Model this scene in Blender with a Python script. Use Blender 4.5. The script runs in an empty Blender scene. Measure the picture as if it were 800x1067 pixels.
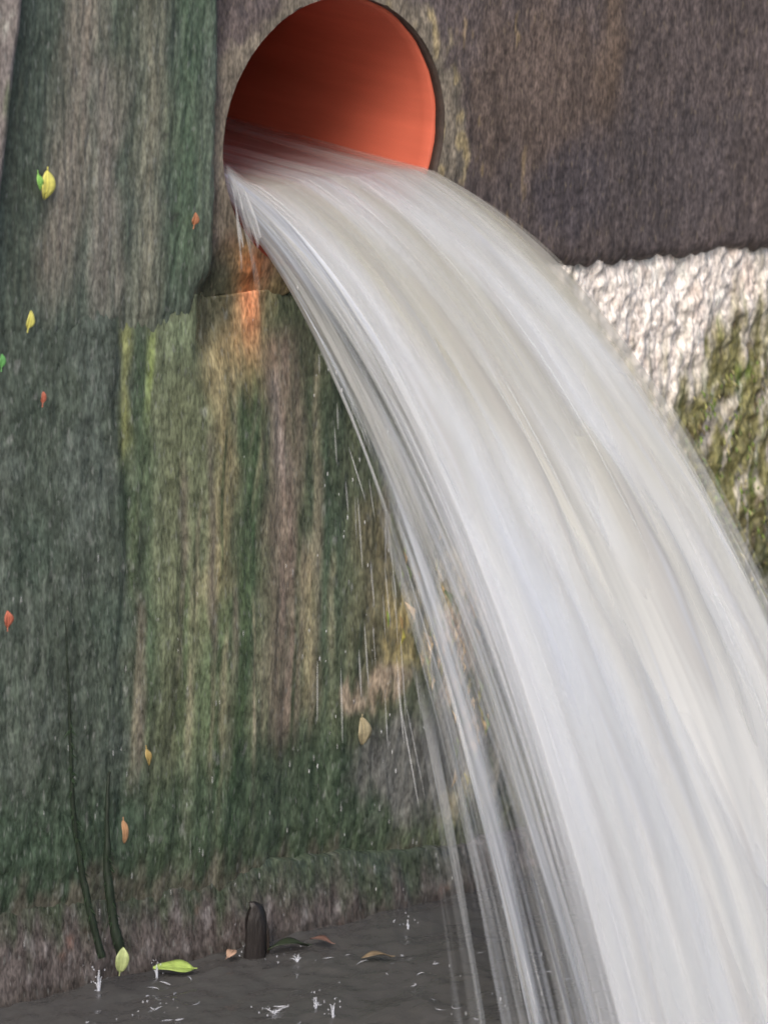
import bpy, math, random
import numpy as np
from mathutils import Matrix, Vector

random.seed(7)
rng = np.random.default_rng(7)
S = bpy.context.scene
COL = S.collection

# ------------------------------------------------------------------ camera
CAM = np.array([-2.97843501, -3.74705962, 1.71093469])
F = np.array([0.61253848, 0.74941192, -0.2513531])
RT = np.array([0.77851837, -0.62700599, 0.02779634])
UP = np.array([0.13676899, 0.21270934, 0.96749624])
cd = bpy.data.cameras.new('camera')
cam = bpy.data.objects.new('camera', cd)
COL.objects.link(cam)
m = Matrix.Identity(4)
for i in range(3):
    m[i][0], m[i][1], m[i][2], m[i][3] = RT[i], UP[i], -F[i], CAM[i]
cam.matrix_world = m
cd.sensor_fit = 'VERTICAL'
cd.sensor_height = 36.0
cd.lens = 159.64
cd.clip_end = 500
cd.dof.use_dof = True
cd.dof.focus_distance = 4.85
cd.dof.aperture_fstop = 5.6
S.camera = cam

# ------------------------------------------------------------------ world, sun, exposure
SUN_EL, SUN_AZ = math.radians(42), math.radians(232)      # azimuth clockwise from +Y: behind the camera, to its left
w = bpy.data.worlds.new('World')
S.world = w
w.use_nodes = True
nt = w.node_tree
sky = nt.nodes.new('ShaderNodeTexSky')
sky.sky_type = 'NISHITA'
sky.sun_disc = False
sky.sun_elevation = SUN_EL
sky.sun_rotation = SUN_AZ
sky.dust_density = 4.0
sky.ozone_density = 1.0
nt.links.new(sky.outputs[0], nt.nodes['Background'].inputs[0])
nt.nodes['Background'].inputs[1].default_value = 0.12
ld = bpy.data.lights.new('sun', 'SUN')
ld.energy = 1.5
ld.angle = math.radians(28)
ld.color = (1.0, 0.95, 0.88)
sun = bpy.data.objects.new('sun', ld)
COL.objects.link(sun)
dvec = Vector((math.sin(SUN_AZ) * math.cos(SUN_EL), math.cos(SUN_AZ) * math.cos(SUN_EL), math.sin(SUN_EL)))
sun.rotation_euler = dvec.to_track_quat('Z', 'Y').to_euler()
sun.location = dvec * 6
vs = S.view_settings
vs.view_transform = 'Standard'
vs.look = 'None'
vs.gamma = 1
vs.use_curve_mapping = False
vs.exposure = 0.48
S.cycles.filter_width = 1.7
S.cycles.transparent_max_bounces = 24
S.cycles.max_bounces = 7
S.cycles.diffuse_bounces = 6
S.cycles.sample_clamp_indirect = 6
S.cycles.adaptive_threshold = 0.02

# ------------------------------------------------------------------ helpers
PZ = 0.88            # height of the pipe axis above the pool
R = 0.15             # pipe opening radius

def wall_xz(px, py, y=0.0):
    """place on the wall (plane at depth y) of a feature surveyed in the photograph"""
    d = F + RT * (px - 400) / 4731.48 - UP * (py - 533.5) / 4731.48
    t = (y - CAM[1]) / d[1]
    P = CAM + d * t
    return P[0], P[2]

def pool_xy(px, py):
    d = F + RT * (px - 400) / 4731.48 - UP * (py - 533.5) / 4731.48
    P = CAM - d * CAM[2] / d[2]
    return P[0], P[1]

_perm = np.random.default_rng(3).permutation(512)
_ga = np.random.default_rng(4).uniform(0, 2 * np.pi, 512)
_gx, _gy = np.cos(_ga), np.sin(_ga)

def noise2(x, y, seed=0):
    x = np.asarray(x, float) + seed * 17.31
    y = np.asarray(y, float) + seed * 9.77
    xi = np.floor(x).astype(int)
    yi = np.floor(y).astype(int)
    xf, yf = x - xi, y - yi
    def g(ix, iy, fx, fy):
        h = _perm[(_perm[ix & 511] + iy) & 511]
        return _gx[h] * fx + _gy[h] * fy
    u = xf * xf * xf * (xf * (xf * 6 - 15) + 10)
    v = yf * yf * yf * (yf * (yf * 6 - 15) + 10)
    a = g(xi, yi, xf, yf)
    b = g(xi + 1, yi, xf - 1, yf)
    c = g(xi, yi + 1, xf, yf - 1)
    d = g(xi + 1, yi + 1, xf - 1, yf - 1)
    return 1.5 * ((a * (1 - u) + b * u) * (1 - v) + (c * (1 - u) + d * u) * v)

def fbm(x, y, o=4, seed=0, gain=0.5):
    s, a, t = 0, 1.0, 0
    for k in range(o):
        s = s + a * noise2(x * 2 ** k, y * 2 ** k, seed + k * 3)
        t += a
        a *= gain
    return s / t

def sstep(a, b, x):
    t = np.clip((x - a) / (b - a), 0, 1)
    return t * t * (3 - 2 * t)

def lin(r, g, b):
    c = np.array([r, g, b], float) / 255
    return np.where(c <= 0.04045, c / 12.92, ((c + 0.055) / 1.055) ** 2.4)

def obj(name, verts, faces, mat, parent=None, smooth=True, col=None, attrs=None):
    me = bpy.data.meshes.new(name)
    if isinstance(faces, np.ndarray):
        nf, k = faces.shape
        me.vertices.add(len(verts))
        me.vertices.foreach_set('co', np.asarray(verts, np.float32).ravel())
        me.loops.add(nf * k)
        me.loops.foreach_set('vertex_index', faces.astype(np.int32).ravel())
        me.polygons.add(nf)
        me.polygons.foreach_set('loop_start', np.arange(0, nf * k, k, dtype=np.int32))
        me.update(calc_edges=True)
    else:
        me.from_pydata([tuple(v) for v in verts], [], faces)
    if smooth:
        me.polygons.foreach_set('use_smooth', np.ones(len(me.polygons), bool))
    if col is not None:
        a = me.color_attributes.new('Col', 'FLOAT_COLOR', 'POINT')
        c = np.ones((len(verts), 4), np.float32)
        c[:, :col.shape[1]] = col
        a.data.foreach_set('color', c.ravel())
    for k, arr in (attrs or {}).items():
        a = me.attributes.new(k, 'FLOAT_VECTOR', 'POINT')
        a.data.foreach_set('vector', np.asarray(arr, np.float32).ravel())
    me.materials.append(mat)
    me.update()
    o = bpy.data.objects.new(name, me)
    COL.objects.link(o)
    o.parent = parent
    return o

def drop_clear(fc, op, lim=0.03):
    a = op.reshape(-1)
    return fc[(a[fc] > lim).any(1)]

def thing(name, label, cat, loc=(0, 0, 0), group=None):
    o = bpy.data.objects.new(name, None)
    o.empty_display_size = 0.05
    COL.objects.link(o)
    o.location = loc
    return tag(o, label, cat, group)

def tag(o, label, cat, group=None, kind=None):
    o['label'] = label
    o['category'] = cat
    if group:
        o['group'] = group
    if kind:
        o['kind'] = kind
    return o

def grid_faces(nu, nv, closed=False):
    i = np.arange(nu if closed else nu - 1)
    j = np.arange(nv - 1)
    I, J = np.meshgrid(i, j, indexing='ij')
    I2 = (I + 1) % nu
    return np.stack([I * nv + J, I2 * nv + J, I2 * nv + J + 1, I * nv + J + 1], -1).reshape(-1, 4)

# ------------------------------------------------------------------ materials
def new_mat(name):
    m = bpy.data.materials.new(name)
    m.use_nodes = True
    return m, m.node_tree.nodes, m.node_tree.links, m.node_tree.nodes['Principled BSDF']

def wall_noise(N, L, scale, detail, rough):
    tc = N.new('ShaderNodeTexCoord')
    sx = N.new('ShaderNodeSeparateXYZ'); L.new(tc.outputs['Object'], sx.inputs[0])
    cb = N.new('ShaderNodeCombineXYZ'); L.new(sx.outputs[0], cb.inputs[0]); L.new(sx.outputs[2], cb.inputs[1])
    mp = N.new('ShaderNodeMapping'); mp.inputs['Scale'].default_value = (scale[0], scale[2], 1)
    L.new(cb.outputs[0], mp.inputs[0])
    n = N.new('ShaderNodeTexNoise'); n.noise_dimensions = '2D'
    n.inputs['Scale'].default_value = 1; n.inputs['Detail'].default_value = detail; n.inputs['Roughness'].default_value = rough
    L.new(mp.outputs[0], n.inputs['Vector'])
    return n.outputs['Fac']

def mapped_noise(N, L, scale, detail=4, rough=0.6, coord='Object'):
    tc = N.new('ShaderNodeTexCoord')
    mp = N.new('ShaderNodeMapping')
    mp.inputs['Scale'].default_value = scale
    L.new(tc.outputs[coord], mp.inputs[0])
    n = N.new('ShaderNodeTexNoise')
    n.inputs['Scale'].default_value = 1
    n.inputs['Detail'].default_value = detail
    n.inputs['Roughness'].default_value = rough
    L.new(mp.outputs[0], n.inputs['Vector'])
    return n.outputs['Fac']

def mrange(N, L, src, a, b, lo, hi):
    r = N.new('ShaderNodeMapRange')
    r.inputs['From Min'].default_value = a
    r.inputs['From Max'].default_value = b
    r.inputs['To Min'].default_value = lo
    r.inputs['To Max'].default_value = hi
    L.new(src, r.inputs['Value'])
    return r.outputs[0]

def surface_mat(name, grain, amp, rough=(0.35, 0.75), bump=0.5, dist=0.004, fine=(340, 260, 120), spec=0.5, dash=(260, 200, 70), dlim=0.66, dcol=(150, 154, 152), dk=0.28):
    """albedo from the 'Col' attribute (stains, algae, painted glints), broken up by procedural grain; wetness varies the gloss"""
    m, N, L, P = new_mat(name)
    at = N.new('ShaderNodeAttribute')
    at.attribute_name = 'Col'
    n1 = wall_noise(N, L, grain, 2, 0.65)
    n2 = wall_noise(N, L, fine, 1, 0.7)
    f1 = mrange(N, L, n1, 0.25, 0.75, 1 - amp, 1 + amp)
    f2 = mrange(N, L, n2, 0.3, 0.7, 1 - amp * 1.3, 1 + amp * 1.3)
    mu = N.new('ShaderNodeMath'); mu.operation = 'MULTIPLY'
    L.new(f1, mu.inputs[0]); L.new(f2, mu.inputs[1])
    vm = N.new('ShaderNodeVectorMath'); vm.operation = 'SCALE'
    L.new(at.outputs['Color'], vm.inputs[0]); L.new(mu.outputs[0], vm.inputs['Scale'])
    n4 = wall_noise(N, L, dash, 1, 0.5)  # pale dashes: grain flecks and painted wet glints
    md = N.new('ShaderNodeMix'); md.data_type = 'RGBA'
    L.new(mrange(N, L, n4, dlim, dlim + 0.12, 0, dk), md.inputs['Factor'])
    L.new(vm.outputs[0], md.inputs['A']); md.inputs['B'].default_value = (*lin(*dcol), 1)
    L.new(md.outputs['Result'], P.inputs['Base Color'])
    L.new(mrange(N, L, n1, 0.35, 0.65, rough[0], rough[1]), P.inputs['Roughness'])
    P.inputs['Specular IOR Level'].default_value = spec
    ad = N.new('ShaderNodeMath'); ad.operation = 'ADD'
    L.new(n1, ad.inputs[0]); L.new(n2, ad.inputs[1])
    b = N.new('ShaderNodeBump')
    b.inputs['Strength'].default_value = bump
    b.inputs['Distance'].default_value = dist
    L.new(ad.outputs[0], b.inputs['Height'])
    L.new(b.outputs[0], P.inputs['Normal'])
    return m

M_pier = surface_mat('algae_covered_concrete', (130, 150, 34), 0.26, (0.35, 0.75), 0.14, 0.002, dk=0.3)
M_head = surface_mat('dark_stained_concrete', (150, 170, 60), 0.28, (0.45, 0.8), 0.12, 0.002, dcol=(136, 122, 104), dk=0.35)
M_low = surface_mat('mossy_rough_concrete', (95, 120, 42), 0.26, (0.18, 0.7), 0.16, 0.003, (320, 230, 100))
M_foot = surface_mat('wet_brown_concrete', (90, 90, 48), 0.3, (0.18, 0.65), 0.2, 0.003, (320, 240, 110))

def plain_mat(name, c, rough=0.6, amp=0.25, scale=(80, 80, 80), spec=0.5, sub=0.0, bump=0.2):
    m, N, L, P = new_mat(name)
    n = mapped_noise(N, L, scale, 4, 0.6)
    f = mrange(N, L, n, 0.25, 0.75, 1 - amp, 1 + amp)
    vm = N.new('ShaderNodeVectorMath'); vm.operation = 'SCALE'
    vm.inputs[0].default_value = tuple(c)
    L.new(f, vm.inputs['Scale'])
    L.new(vm.outputs[0], P.inputs['Base Color'])
    P.inputs['Roughness'].default_value = rough
    P.inputs['Specular IOR Level'].default_value = spec
    b = N.new('ShaderNodeBump'); b.inputs['Strength'].default_value = bump; b.inputs['Distance'].default_value = 0.002
    L.new(n, b.inputs['Height']); L.new(b.outputs[0], P.inputs['Normal'])
    return m

M_pipe = plain_mat('orange_pvc', (0.54, 0.125, 0.075), 0.7, 0.14, (34, 3.5, 34), 0.2, bump=0.05)
M_reveal = plain_mat('dark_hole_edge', (0.045, 0.03, 0.024), 0.7, 0.4, (90, 90, 90), bump=0.5)
M_soil = plain_mat('soil', (0.06, 0.045, 0.03), 0.9, 0.4, (6, 6, 6), 0.2, bump=0.6)
M_bed = plain_mat('stream_bed', (0.05, 0.042, 0.035), 0.9, 0.4, (5, 5, 5), 0.2, bump=0.6)

def water_mat(name, gloss=0.25):
    """aerated water: silt / foam colour and opacity of each streak come with the mesh ('Col', alpha = opacity)"""
    m, N, L, P = new_mat(name)
    at = N.new('ShaderNodeAttribute'); at.attribute_name = 'Col'
    L.new(at.outputs['Color'], P.inputs['Base Color'])
    P.inputs['Roughness'].default_value = gloss
    P.inputs['IOR'].default_value = 1.33
    tl = N.new('ShaderNodeBsdfTranslucent'); L.new(at.outputs['Color'], tl.inputs['Color'])
    mx = N.new('ShaderNodeMixShader'); mx.inputs[0].default_value = 0.42
    L.new(P.outputs[0], mx.inputs[1]); L.new(tl.outputs[0], mx.inputs[2])
    tr = N.new('ShaderNodeBsdfTransparent')
    fm = N.new('ShaderNodeMixShader')
    L.new(at.outputs['Alpha'], fm.inputs[0]); L.new(tr.outputs[0], fm.inputs[1]); L.new(mx.outputs[0], fm.inputs[2])
    L.new(fm.outputs[0], N['Material Output'].inputs['Surface'])
    return m

M_core = water_mat('aerated_water', 0.3)
M_skirt = water_mat('thin_water_sheet', 0.15)

def thread_mat(name, alpha, c=(0.84, 0.86, 0.90)):
    m, N, L, P = new_mat(name)
    P.inputs['Base Color'].default_value = (*c, 1)
    P.inputs['Roughness'].default_value = 0.15
    P.inputs['IOR'].default_value = 1.33
    P.inputs['Alpha'].default_value = alpha
    return m

M_thread = thread_mat('water_threads', 0.20)
M_drop = thread_mat('water_droplets', 0.32)
M_splash = thread_mat('splash_water', 0.26, (0.78, 0.81, 0.90))
M_drip = thread_mat('water_drips', 0.12)

# ================================================================== SETTING
bed = obj('stream_bed', [(-60, -60, -0.4), (60, -60, -0.4), (60, 60, -0.4), (-60, 60, -0.4)], [(0, 1, 2, 3)], M_bed)
bed['kind'] = 'structure'
# bank of earth behind the wall
n = 24
bx = np.linspace(-4, 5, n); by = np.linspace(0.5, 12, n)
BX, BY = np.meshgrid(bx, by, indexing='ij')
BZ = 1.9 + 0.06 * fbm(BX * 2, BY * 2, 3, 5)
BX = np.pad(BX, 1, 'edge'); BY = np.pad(BY, 1, 'edge'); BZ = np.pad(BZ, 1, constant_values=-0.39)
bk = obj('earth_bank', np.stack([BX, BY, BZ], -1).reshape(-1, 3), grid_faces(n + 2, n + 2), M_soil)
bk['kind'] = 'structure'

# pool water
M_pool, N, L, P = new_mat('murky_pool_water')
P.inputs['Base Color'].default_value = (0.068, 0.067, 0.067, 1)
P.inputs['Roughness'].default_value = 0.12
P.inputs['IOR'].default_value = 1.33
nz = mapped_noise(N, L, (38, 60, 38), 3, 0.55)
b = N.new('ShaderNodeBump'); b.inputs['Strength'].default_value = 0.35; b.inputs['Distance'].default_value = 0.006
L.new(nz, b.inputs['Height']); L.new(b.outputs[0], P.inputs['Normal'])
xs = np.concatenate([np.linspace(-40, -1.0, 24)[:-1], np.linspace(-1.0, 1.2, 400), np.linspace(1.2, 40, 24)[1:]])
ys = np.concatenate([np.linspace(-45, -1.6, 24)[:-1], np.linspace(-1.6, 0.1, 330)])
X, Y = np.meshgrid(xs, ys, indexing='ij')
imp = np.hypot(X - 0.05, Y + 0.8)
Z = 0.007 * fbm(X * 13, Y * 17, 3, 31) + 0.004 * np.sin(imp * 62 + 3 * fbm(X * 5, Y * 5, 2, 8)) * np.exp(-imp * 1.1) + 0.0018 * fbm(X * 45, Y * 60, 2, 12)
pool = obj('pool_water', np.stack([X, Y, Z], -1).reshape(-1, 3), grid_faces(len(xs), len(ys)), M_pool)
pool['kind'] = 'structure'

# ------------------------------------------------------------------ the wall
wall = thing('retaining_wall', 'old algae-stained concrete retaining wall that the orange pipe comes out of', 'wall')

def dull(c, k):
    g = c @ np.array([0.3, 0.59, 0.11])
    return c * (1 - k) + g[..., None] * k * np.array([1.02, 1.0, 0.99])

def paint(base, *layers):
    c = base
    for mask, colr in layers:
        c = c * (1 - mask[..., None]) + np.asarray(colr) * mask[..., None]
    return c

def stroke(X, Z, pts, w, soft=0.5, wob=0.01, seed=0, y=0.0):
    """soft vertical band through photo-surveyed points [(px,py),...], half-width w metres"""
    q = np.array([wall_xz(a, b_, y) for a, b_ in pts])
    q = q[np.argsort(q[:, 1])]
    cx = np.interp(Z, q[:, 1], q[:, 0]) + wob * fbm(X * 4, Z * 7, 3, seed)
    d = np.abs(X - cx) / (w * (1 + 0.9 * fbm(X * 20, Z * 9, 2, seed + 5)))
    zlo, zhi = q[0, 1], q[-1, 1]
    e = 0.05 * (1 + 1.2 * fbm(X * 45, Z * 6, 2, seed + 9))
    vert = sstep(zlo - e, zlo + e, Z) * (1 - sstep(zhi - e * .4, zhi + e * .4, Z))
    fib = 0.55 * fbm(X * 120, Z * 7, 3, seed + 12) + 0.5 * fbm(X * 42, Z * 5, 2, seed + 15)
    return (1 - sstep(0.7 - soft, 1.1 + soft, d + 0.9 * fib)) * vert * np.clip(0.78 + 0.9 * fib, 0.15, 1)

def blob(X, Z, px, py, rx, rz, seed=0, rough=0.5, y=0.0):
    cx, cz = wall_xz(px, py, y)
    d = np.hypot((X - cx) / rx, (Z - cz) / rz) + rough * fbm(X * 28, Z * 14, 3, seed)
    return 1 - sstep(0.6, 1.15, d)

def panel(name, X, Z, yf, cf, mat, back=0.30, hole=None):
    Yf = yf(X, Z)
    C = cf(X, Z)
    Xp, Zp = np.pad(X, 1, 'edge'), np.pad(Z, 1, 'edge')
    Yp = np.pad(Yf, 1, constant_values=back)
    Cp = np.pad(C, ((1, 1), (1, 1), (0, 0)), 'edge')
    nu, nv = Xp.shape
    fc = grid_faces(nu, nv)
    V = np.stack([Xp, Yp, Zp], -1).reshape(-1, 3)
    if hole:
        hx, hz, hr = hole
        r = np.hypot(V[:, 0] - hx, V[:, 2] - hz)
        bad = (r[fc] < hr).any(1)
        kept = fc[~bad]
        rim = np.intersect1d(np.unique(kept), np.unique(fc[bad]))
        k = hr / r[rim]
        V[rim, 0] = hx + (V[rim, 0] - hx) * k
        V[rim, 2] = hz + (V[rim, 2] - hz) * k
        fc = kept
    # faces turned outwards (towards -y)
    return obj(name, V, fc, mat, wall, col=Cp.reshape(-1, 3))

def axis(lo, a, b_, hi, step, coarse=0.05):
    p = [np.arange(lo, a, coarse)] if lo < a else []
    p.append(np.arange(a, b_, step))
    p.append(np.arange(b_, hi + 1e-6, coarse))
    return np.concatenate(p)

XL, XR, ZT = -2.2, 2.6, 1.95

# --- left pier
PY = -0.02
def pier_edge(z):           # right edge of the pier
    return -0.168 + 0.0025 * noise2(z * 9, 0 * z, 3) + 0.0012 * noise2(z * 60, 0 * z, 4)
def slant(z):               # left edge of the pier, leaning
    return -0.447 + 0.124 * (z - 0.715)
def crack_z(x):
    return 0.712 - 0.02 * (x + 0.16) + 0.009 * fbm(x * 14, 0 * x, 4, 21)
v = np.concatenate([np.linspace(0, 0.43, 190), np.linspace(0.43, 1, 12)[1:]])
u = np.linspace(0, 1, 190)
U, Vv = np.meshgrid(u, v, indexing='ij')
Z = crack_z(-0.45 + 0.28 * U) - 0.022 + (ZT - crack_z(-0.45 + 0.28 * U) + 0.022) * Vv
Xl = slant(Z) - 0.03
X = Xl + (pier_edge(Z) - Xl) * U
def pier_y(X, Z):
    rel = 0.0016 * fbm(X * 60, Z * 9, 4, 2) + 0.0035 * fbm(X * 14, Z * 2, 2, 6) + 0.0016 * fbm(X * 160, Z * 30, 2, 9)
    ed = np.minimum((pier_edge(Z) - X) / 0.010, 1.0)
    rnd = 0.008 * (1 - np.clip(ed, 0, 1)) ** 2
    h = Z - crack_z(X) + 0.006 * fbm(X * 60, Z * 20, 3, 18)
    low = 0.14 * np.clip(0.004 - h, 0, 1) + 0.0012 * np.exp(-np.abs(h) / 0.005)
    rnd = rnd + 0.022 * sstep(0.765, 0.718, Z) * sstep(0.035, 0.0, pier_edge(Z) - X)
    return PY + rel + rnd + low
def pier_c(X, Z):
    s1 = fbm(X * 60, Z * 3.2, 4, 40); s2 = fbm(X * 22, Z * 2, 3, 44)
    g = lin(62, 76, 65)
    c = np.broadcast_to(g, X.shape + (3,)).copy()
    c = paint(c,
        (stroke(X, Z, [(22, 0), (20, 330)], 0.020, 0.6, 0.01, 3, PY), lin(54, 66, 54)),
        (0.9 * stroke(X, Z, [(90, -40), (82, 130), (62, 260), (58, 300)], 0.026, 0.6, 0.012, 4, PY), lin(116, 106, 94)),
        (0.85 * stroke(X, Z, [(120, 60), (112, 330)], 0.022, 0.6, 0.012, 5, PY), lin(112, 104, 96)),
        (0.75 * stroke(X, Z, [(162, -40), (158, 160), (150, 340)], 0.020, 0.5, 0.01, 6, PY), lin(112, 108, 88)),
        (0.6 * stroke(X, Z, [(125, -40), (125, 120)], 0.018, 0.6, 0.012, 7, PY), lin(74, 84, 66)),
        (0.85 * stroke(X, Z, [(203, -60), (196, 120), (190, 300)], 0.021, 0.5, 0.01, 8, PY), lin(58, 84, 58)),
        (0.7 * stroke(X, Z, [(212, 90), (212, 330)], 0.016, 0.6, 0.006, 9, PY), lin(72, 84, 66)),
        (0.55 * stroke(X, Z, [(140, 200), (140, 320)], 0.016, 0.6, 0.006, 19, PY), lin(66, 78, 70)))
    c = 1.3 * c * (1 + 0.26 * s1 + 0.3 * s2 + 0.25 * fbm(X * 60, Z * 22, 4, 46))[..., None]
    spots = sstep(0.42, 0.6, fbm(X * 55, Z * 38, 3, 51))
    c = paint(c, (0.55 * spots, lin(48, 44, 44)))
    return np.clip(dull(c, 0.32), 0.008, 1)
panel('pier_panel', X, Z, pier_y, pier_c, M_pier)

# --- pale strip of the next wall bay, standing proud at far left
v = np.concatenate([np.linspace(0, 0.43, 120), np.linspace(0.43, 1, 10)[1:]])
u = np.concatenate([np.linspace(0, 0.8, 16), np.linspace(0.8, 1, 70)[1:]])
U, Vv = np.meshgrid(u, v, indexing='ij')
Z = 0.722 + (ZT - 0.722) * Vv
xr = slant(Z) - 0.030 + 0.001 * noise2(Z * 30, 0 * Z, 8)
X = XL + (xr - XL) * U
def strip_c(X, Z):
    c = np.broadcast_to(lin(134, 126, 122), X.shape + (3,)) * (1 + 0.5 * fbm(X * 90, Z * 6, 4, 60))[..., None]
    li = sstep(0.35, 0.5, fbm(X * 60, Z * 16, 3, 61))
    gr = sstep(0.3, 0.5, fbm(X * 50, Z * 6, 3, 62))
    return np.clip(paint(c, (0.6 * gr, lin(96, 112, 78)), (0.8 * li, lin(214, 212, 200))), 0.01, 1)
panel('neighbouring_bay', X, Z, lambda X, Z: -0.045 + 0.003 * fbm(X * 60, Z * 8, 3, 65), strip_c, M_pier)

# --- head wall with the pipe opening
def beam_z(x):
    return 0.702 - 0.03 * (x - 0.33) + 0.010 * fbm(x * 11, 0 * x, 2, 70) + 0.006 * noise2(x * 70, 0 * x, 71)
xs = axis(-0.20, -0.20, 0.80, XR, 0.0025)
v = np.concatenate([np.linspace(0, 0.30, 150), np.linspace(0.30, 1, 14)[1:]])
X, Vv = np.meshgrid(xs, v, indexing='ij')
Z = beam_z(X) + (ZT - beam_z(X)) * Vv
def head_y(X, Z):
    r = np.hypot(X, Z - PZ)
    collar = -0.004 * (1 - sstep(0.165, 0.20, r + 0.02 * fbm(X * 30, Z * 30, 3, 75)))
    low = 0.012 * np.exp(-np.clip(Z - beam_z(X), 0, 1) / 0.006) * sstep(0.1, 0.22, X) + 0.17 * np.clip(0.748 - Z + 0.02 * fbm(X * 40, Z * 20, 2, 74), 0, 1) * (1 - sstep(0.05, 0.2, X))
    return 0.0015 * fbm(X * 90, Z * 30, 3, 72) + 0.002 * fbm(X * 9, Z * 6, 3, 73) + collar + low
def head_c(X, Z):
    s = fbm(X * 70, Z * 16, 4, 80); b_ = fbm(X * 8, Z * 5, 3, 81)
    c = np.broadcast_to(lin(86, 77, 76), X.shape + (3,)).copy()
    c = paint(c,
        (0.8 * blob(X, Z, 560, 90, 0.13, 0.10, 82, 0.5), lin(94, 81, 74)),
        (0.75 * stroke(X, Z, [(636, -20), (640, 60), (632, 110)], 0.016, 0.8, 0.01, 83), lin(108, 90, 74)),
        (0.6 * blob(X, Z, 600, 200, 0.07, 0.06, 84, 0.6), lin(64, 60, 66)),
        (0.6 * blob(X, Z, 700, 190, 0.12, 0.10, 85, 0.6), lin(76, 70, 72)))
    r = np.hypot(X, Z - PZ)
    rr = r + 0.045 * fbm(X * 22, Z * 16, 4, 86)
    collar = 1 - sstep(0.165, 0.185, rr)
    c = paint(c, (0.9 * collar, lin(118, 110, 98)))
    yel = collar * sstep(0.02, 0.25, fbm(X * 40, Z * 18, 3, 87)) * sstep(0.02, 0.1, X)
    c = paint(c, (0.8 * yel, lin(164, 148, 112)))
    lic = sstep(0.40, 0.52, fbm(X * 60, Z * 14, 3, 88)) * sstep(0.15, 0.2, X) * (1 - sstep(0.22, 0.34, X))
    c = paint(c, (0.7 * lic, lin(150, 130, 96)))
    c = c * (1 + 0.5 * s + 0.35 * b_)[..., None]
    # iron stain, tan streak and dark green patch below the opening
    st = stroke(X, Z, [(262, 262), (258, 345)], 0.020, 0.6, 0.004, 90)
    c = paint(c, (0.7 * stroke(X, Z, [(255, 250), (250, 350)], 0.035, 0.5, 0.004, 91), lin(170, 130, 80)), (0.6 * st, lin(186, 100, 56)))
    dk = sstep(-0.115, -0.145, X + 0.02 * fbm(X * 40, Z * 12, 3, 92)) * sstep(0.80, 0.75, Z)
    und = sstep(0.755, 0.725, Z + 0.02 * fbm(X * 40, Z * 12, 3, 93)) * (1 - sstep(0.0, 0.1, X))
    c = paint(c, (0.8 * und * (1 - st), lin(120, 108, 76) * (1 + 0.0)), (0.5 * und * sstep(-0.05, 0.0, X), lin(96, 84, 76)))
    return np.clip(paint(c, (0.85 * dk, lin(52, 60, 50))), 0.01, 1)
panel('head_wall', X, Z, head_y, head_c, M_head, 0.30, (0, PZ, R))

# cut edge of the opening
na = 96
aa = np.linspace(0, 2 * np.pi, na, endpoint=False)
prof = [(R + 0.012, 0.001), (R + 0.0008, -0.0035), (R - 0.001, 0.003), (R - 0.0005, 0.0105), (R + 0.018, 0.012)]
V = []
for k, (rr, yy) in enumerate(prof):
    jit = 0.0015 * noise2(np.cos(aa) * 6, np.sin(aa) * 6, 95 + k)
    V.append(np.stack([(rr + jit) * np.cos(aa), yy + 0.5 * jit, PZ + (rr + jit) * np.sin(aa)], -1))
V = np.stack(V, 1).reshape(-1, 3)
obj('opening_edge', V, grid_faces(na, len(prof), True), M_reveal, wall)

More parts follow.
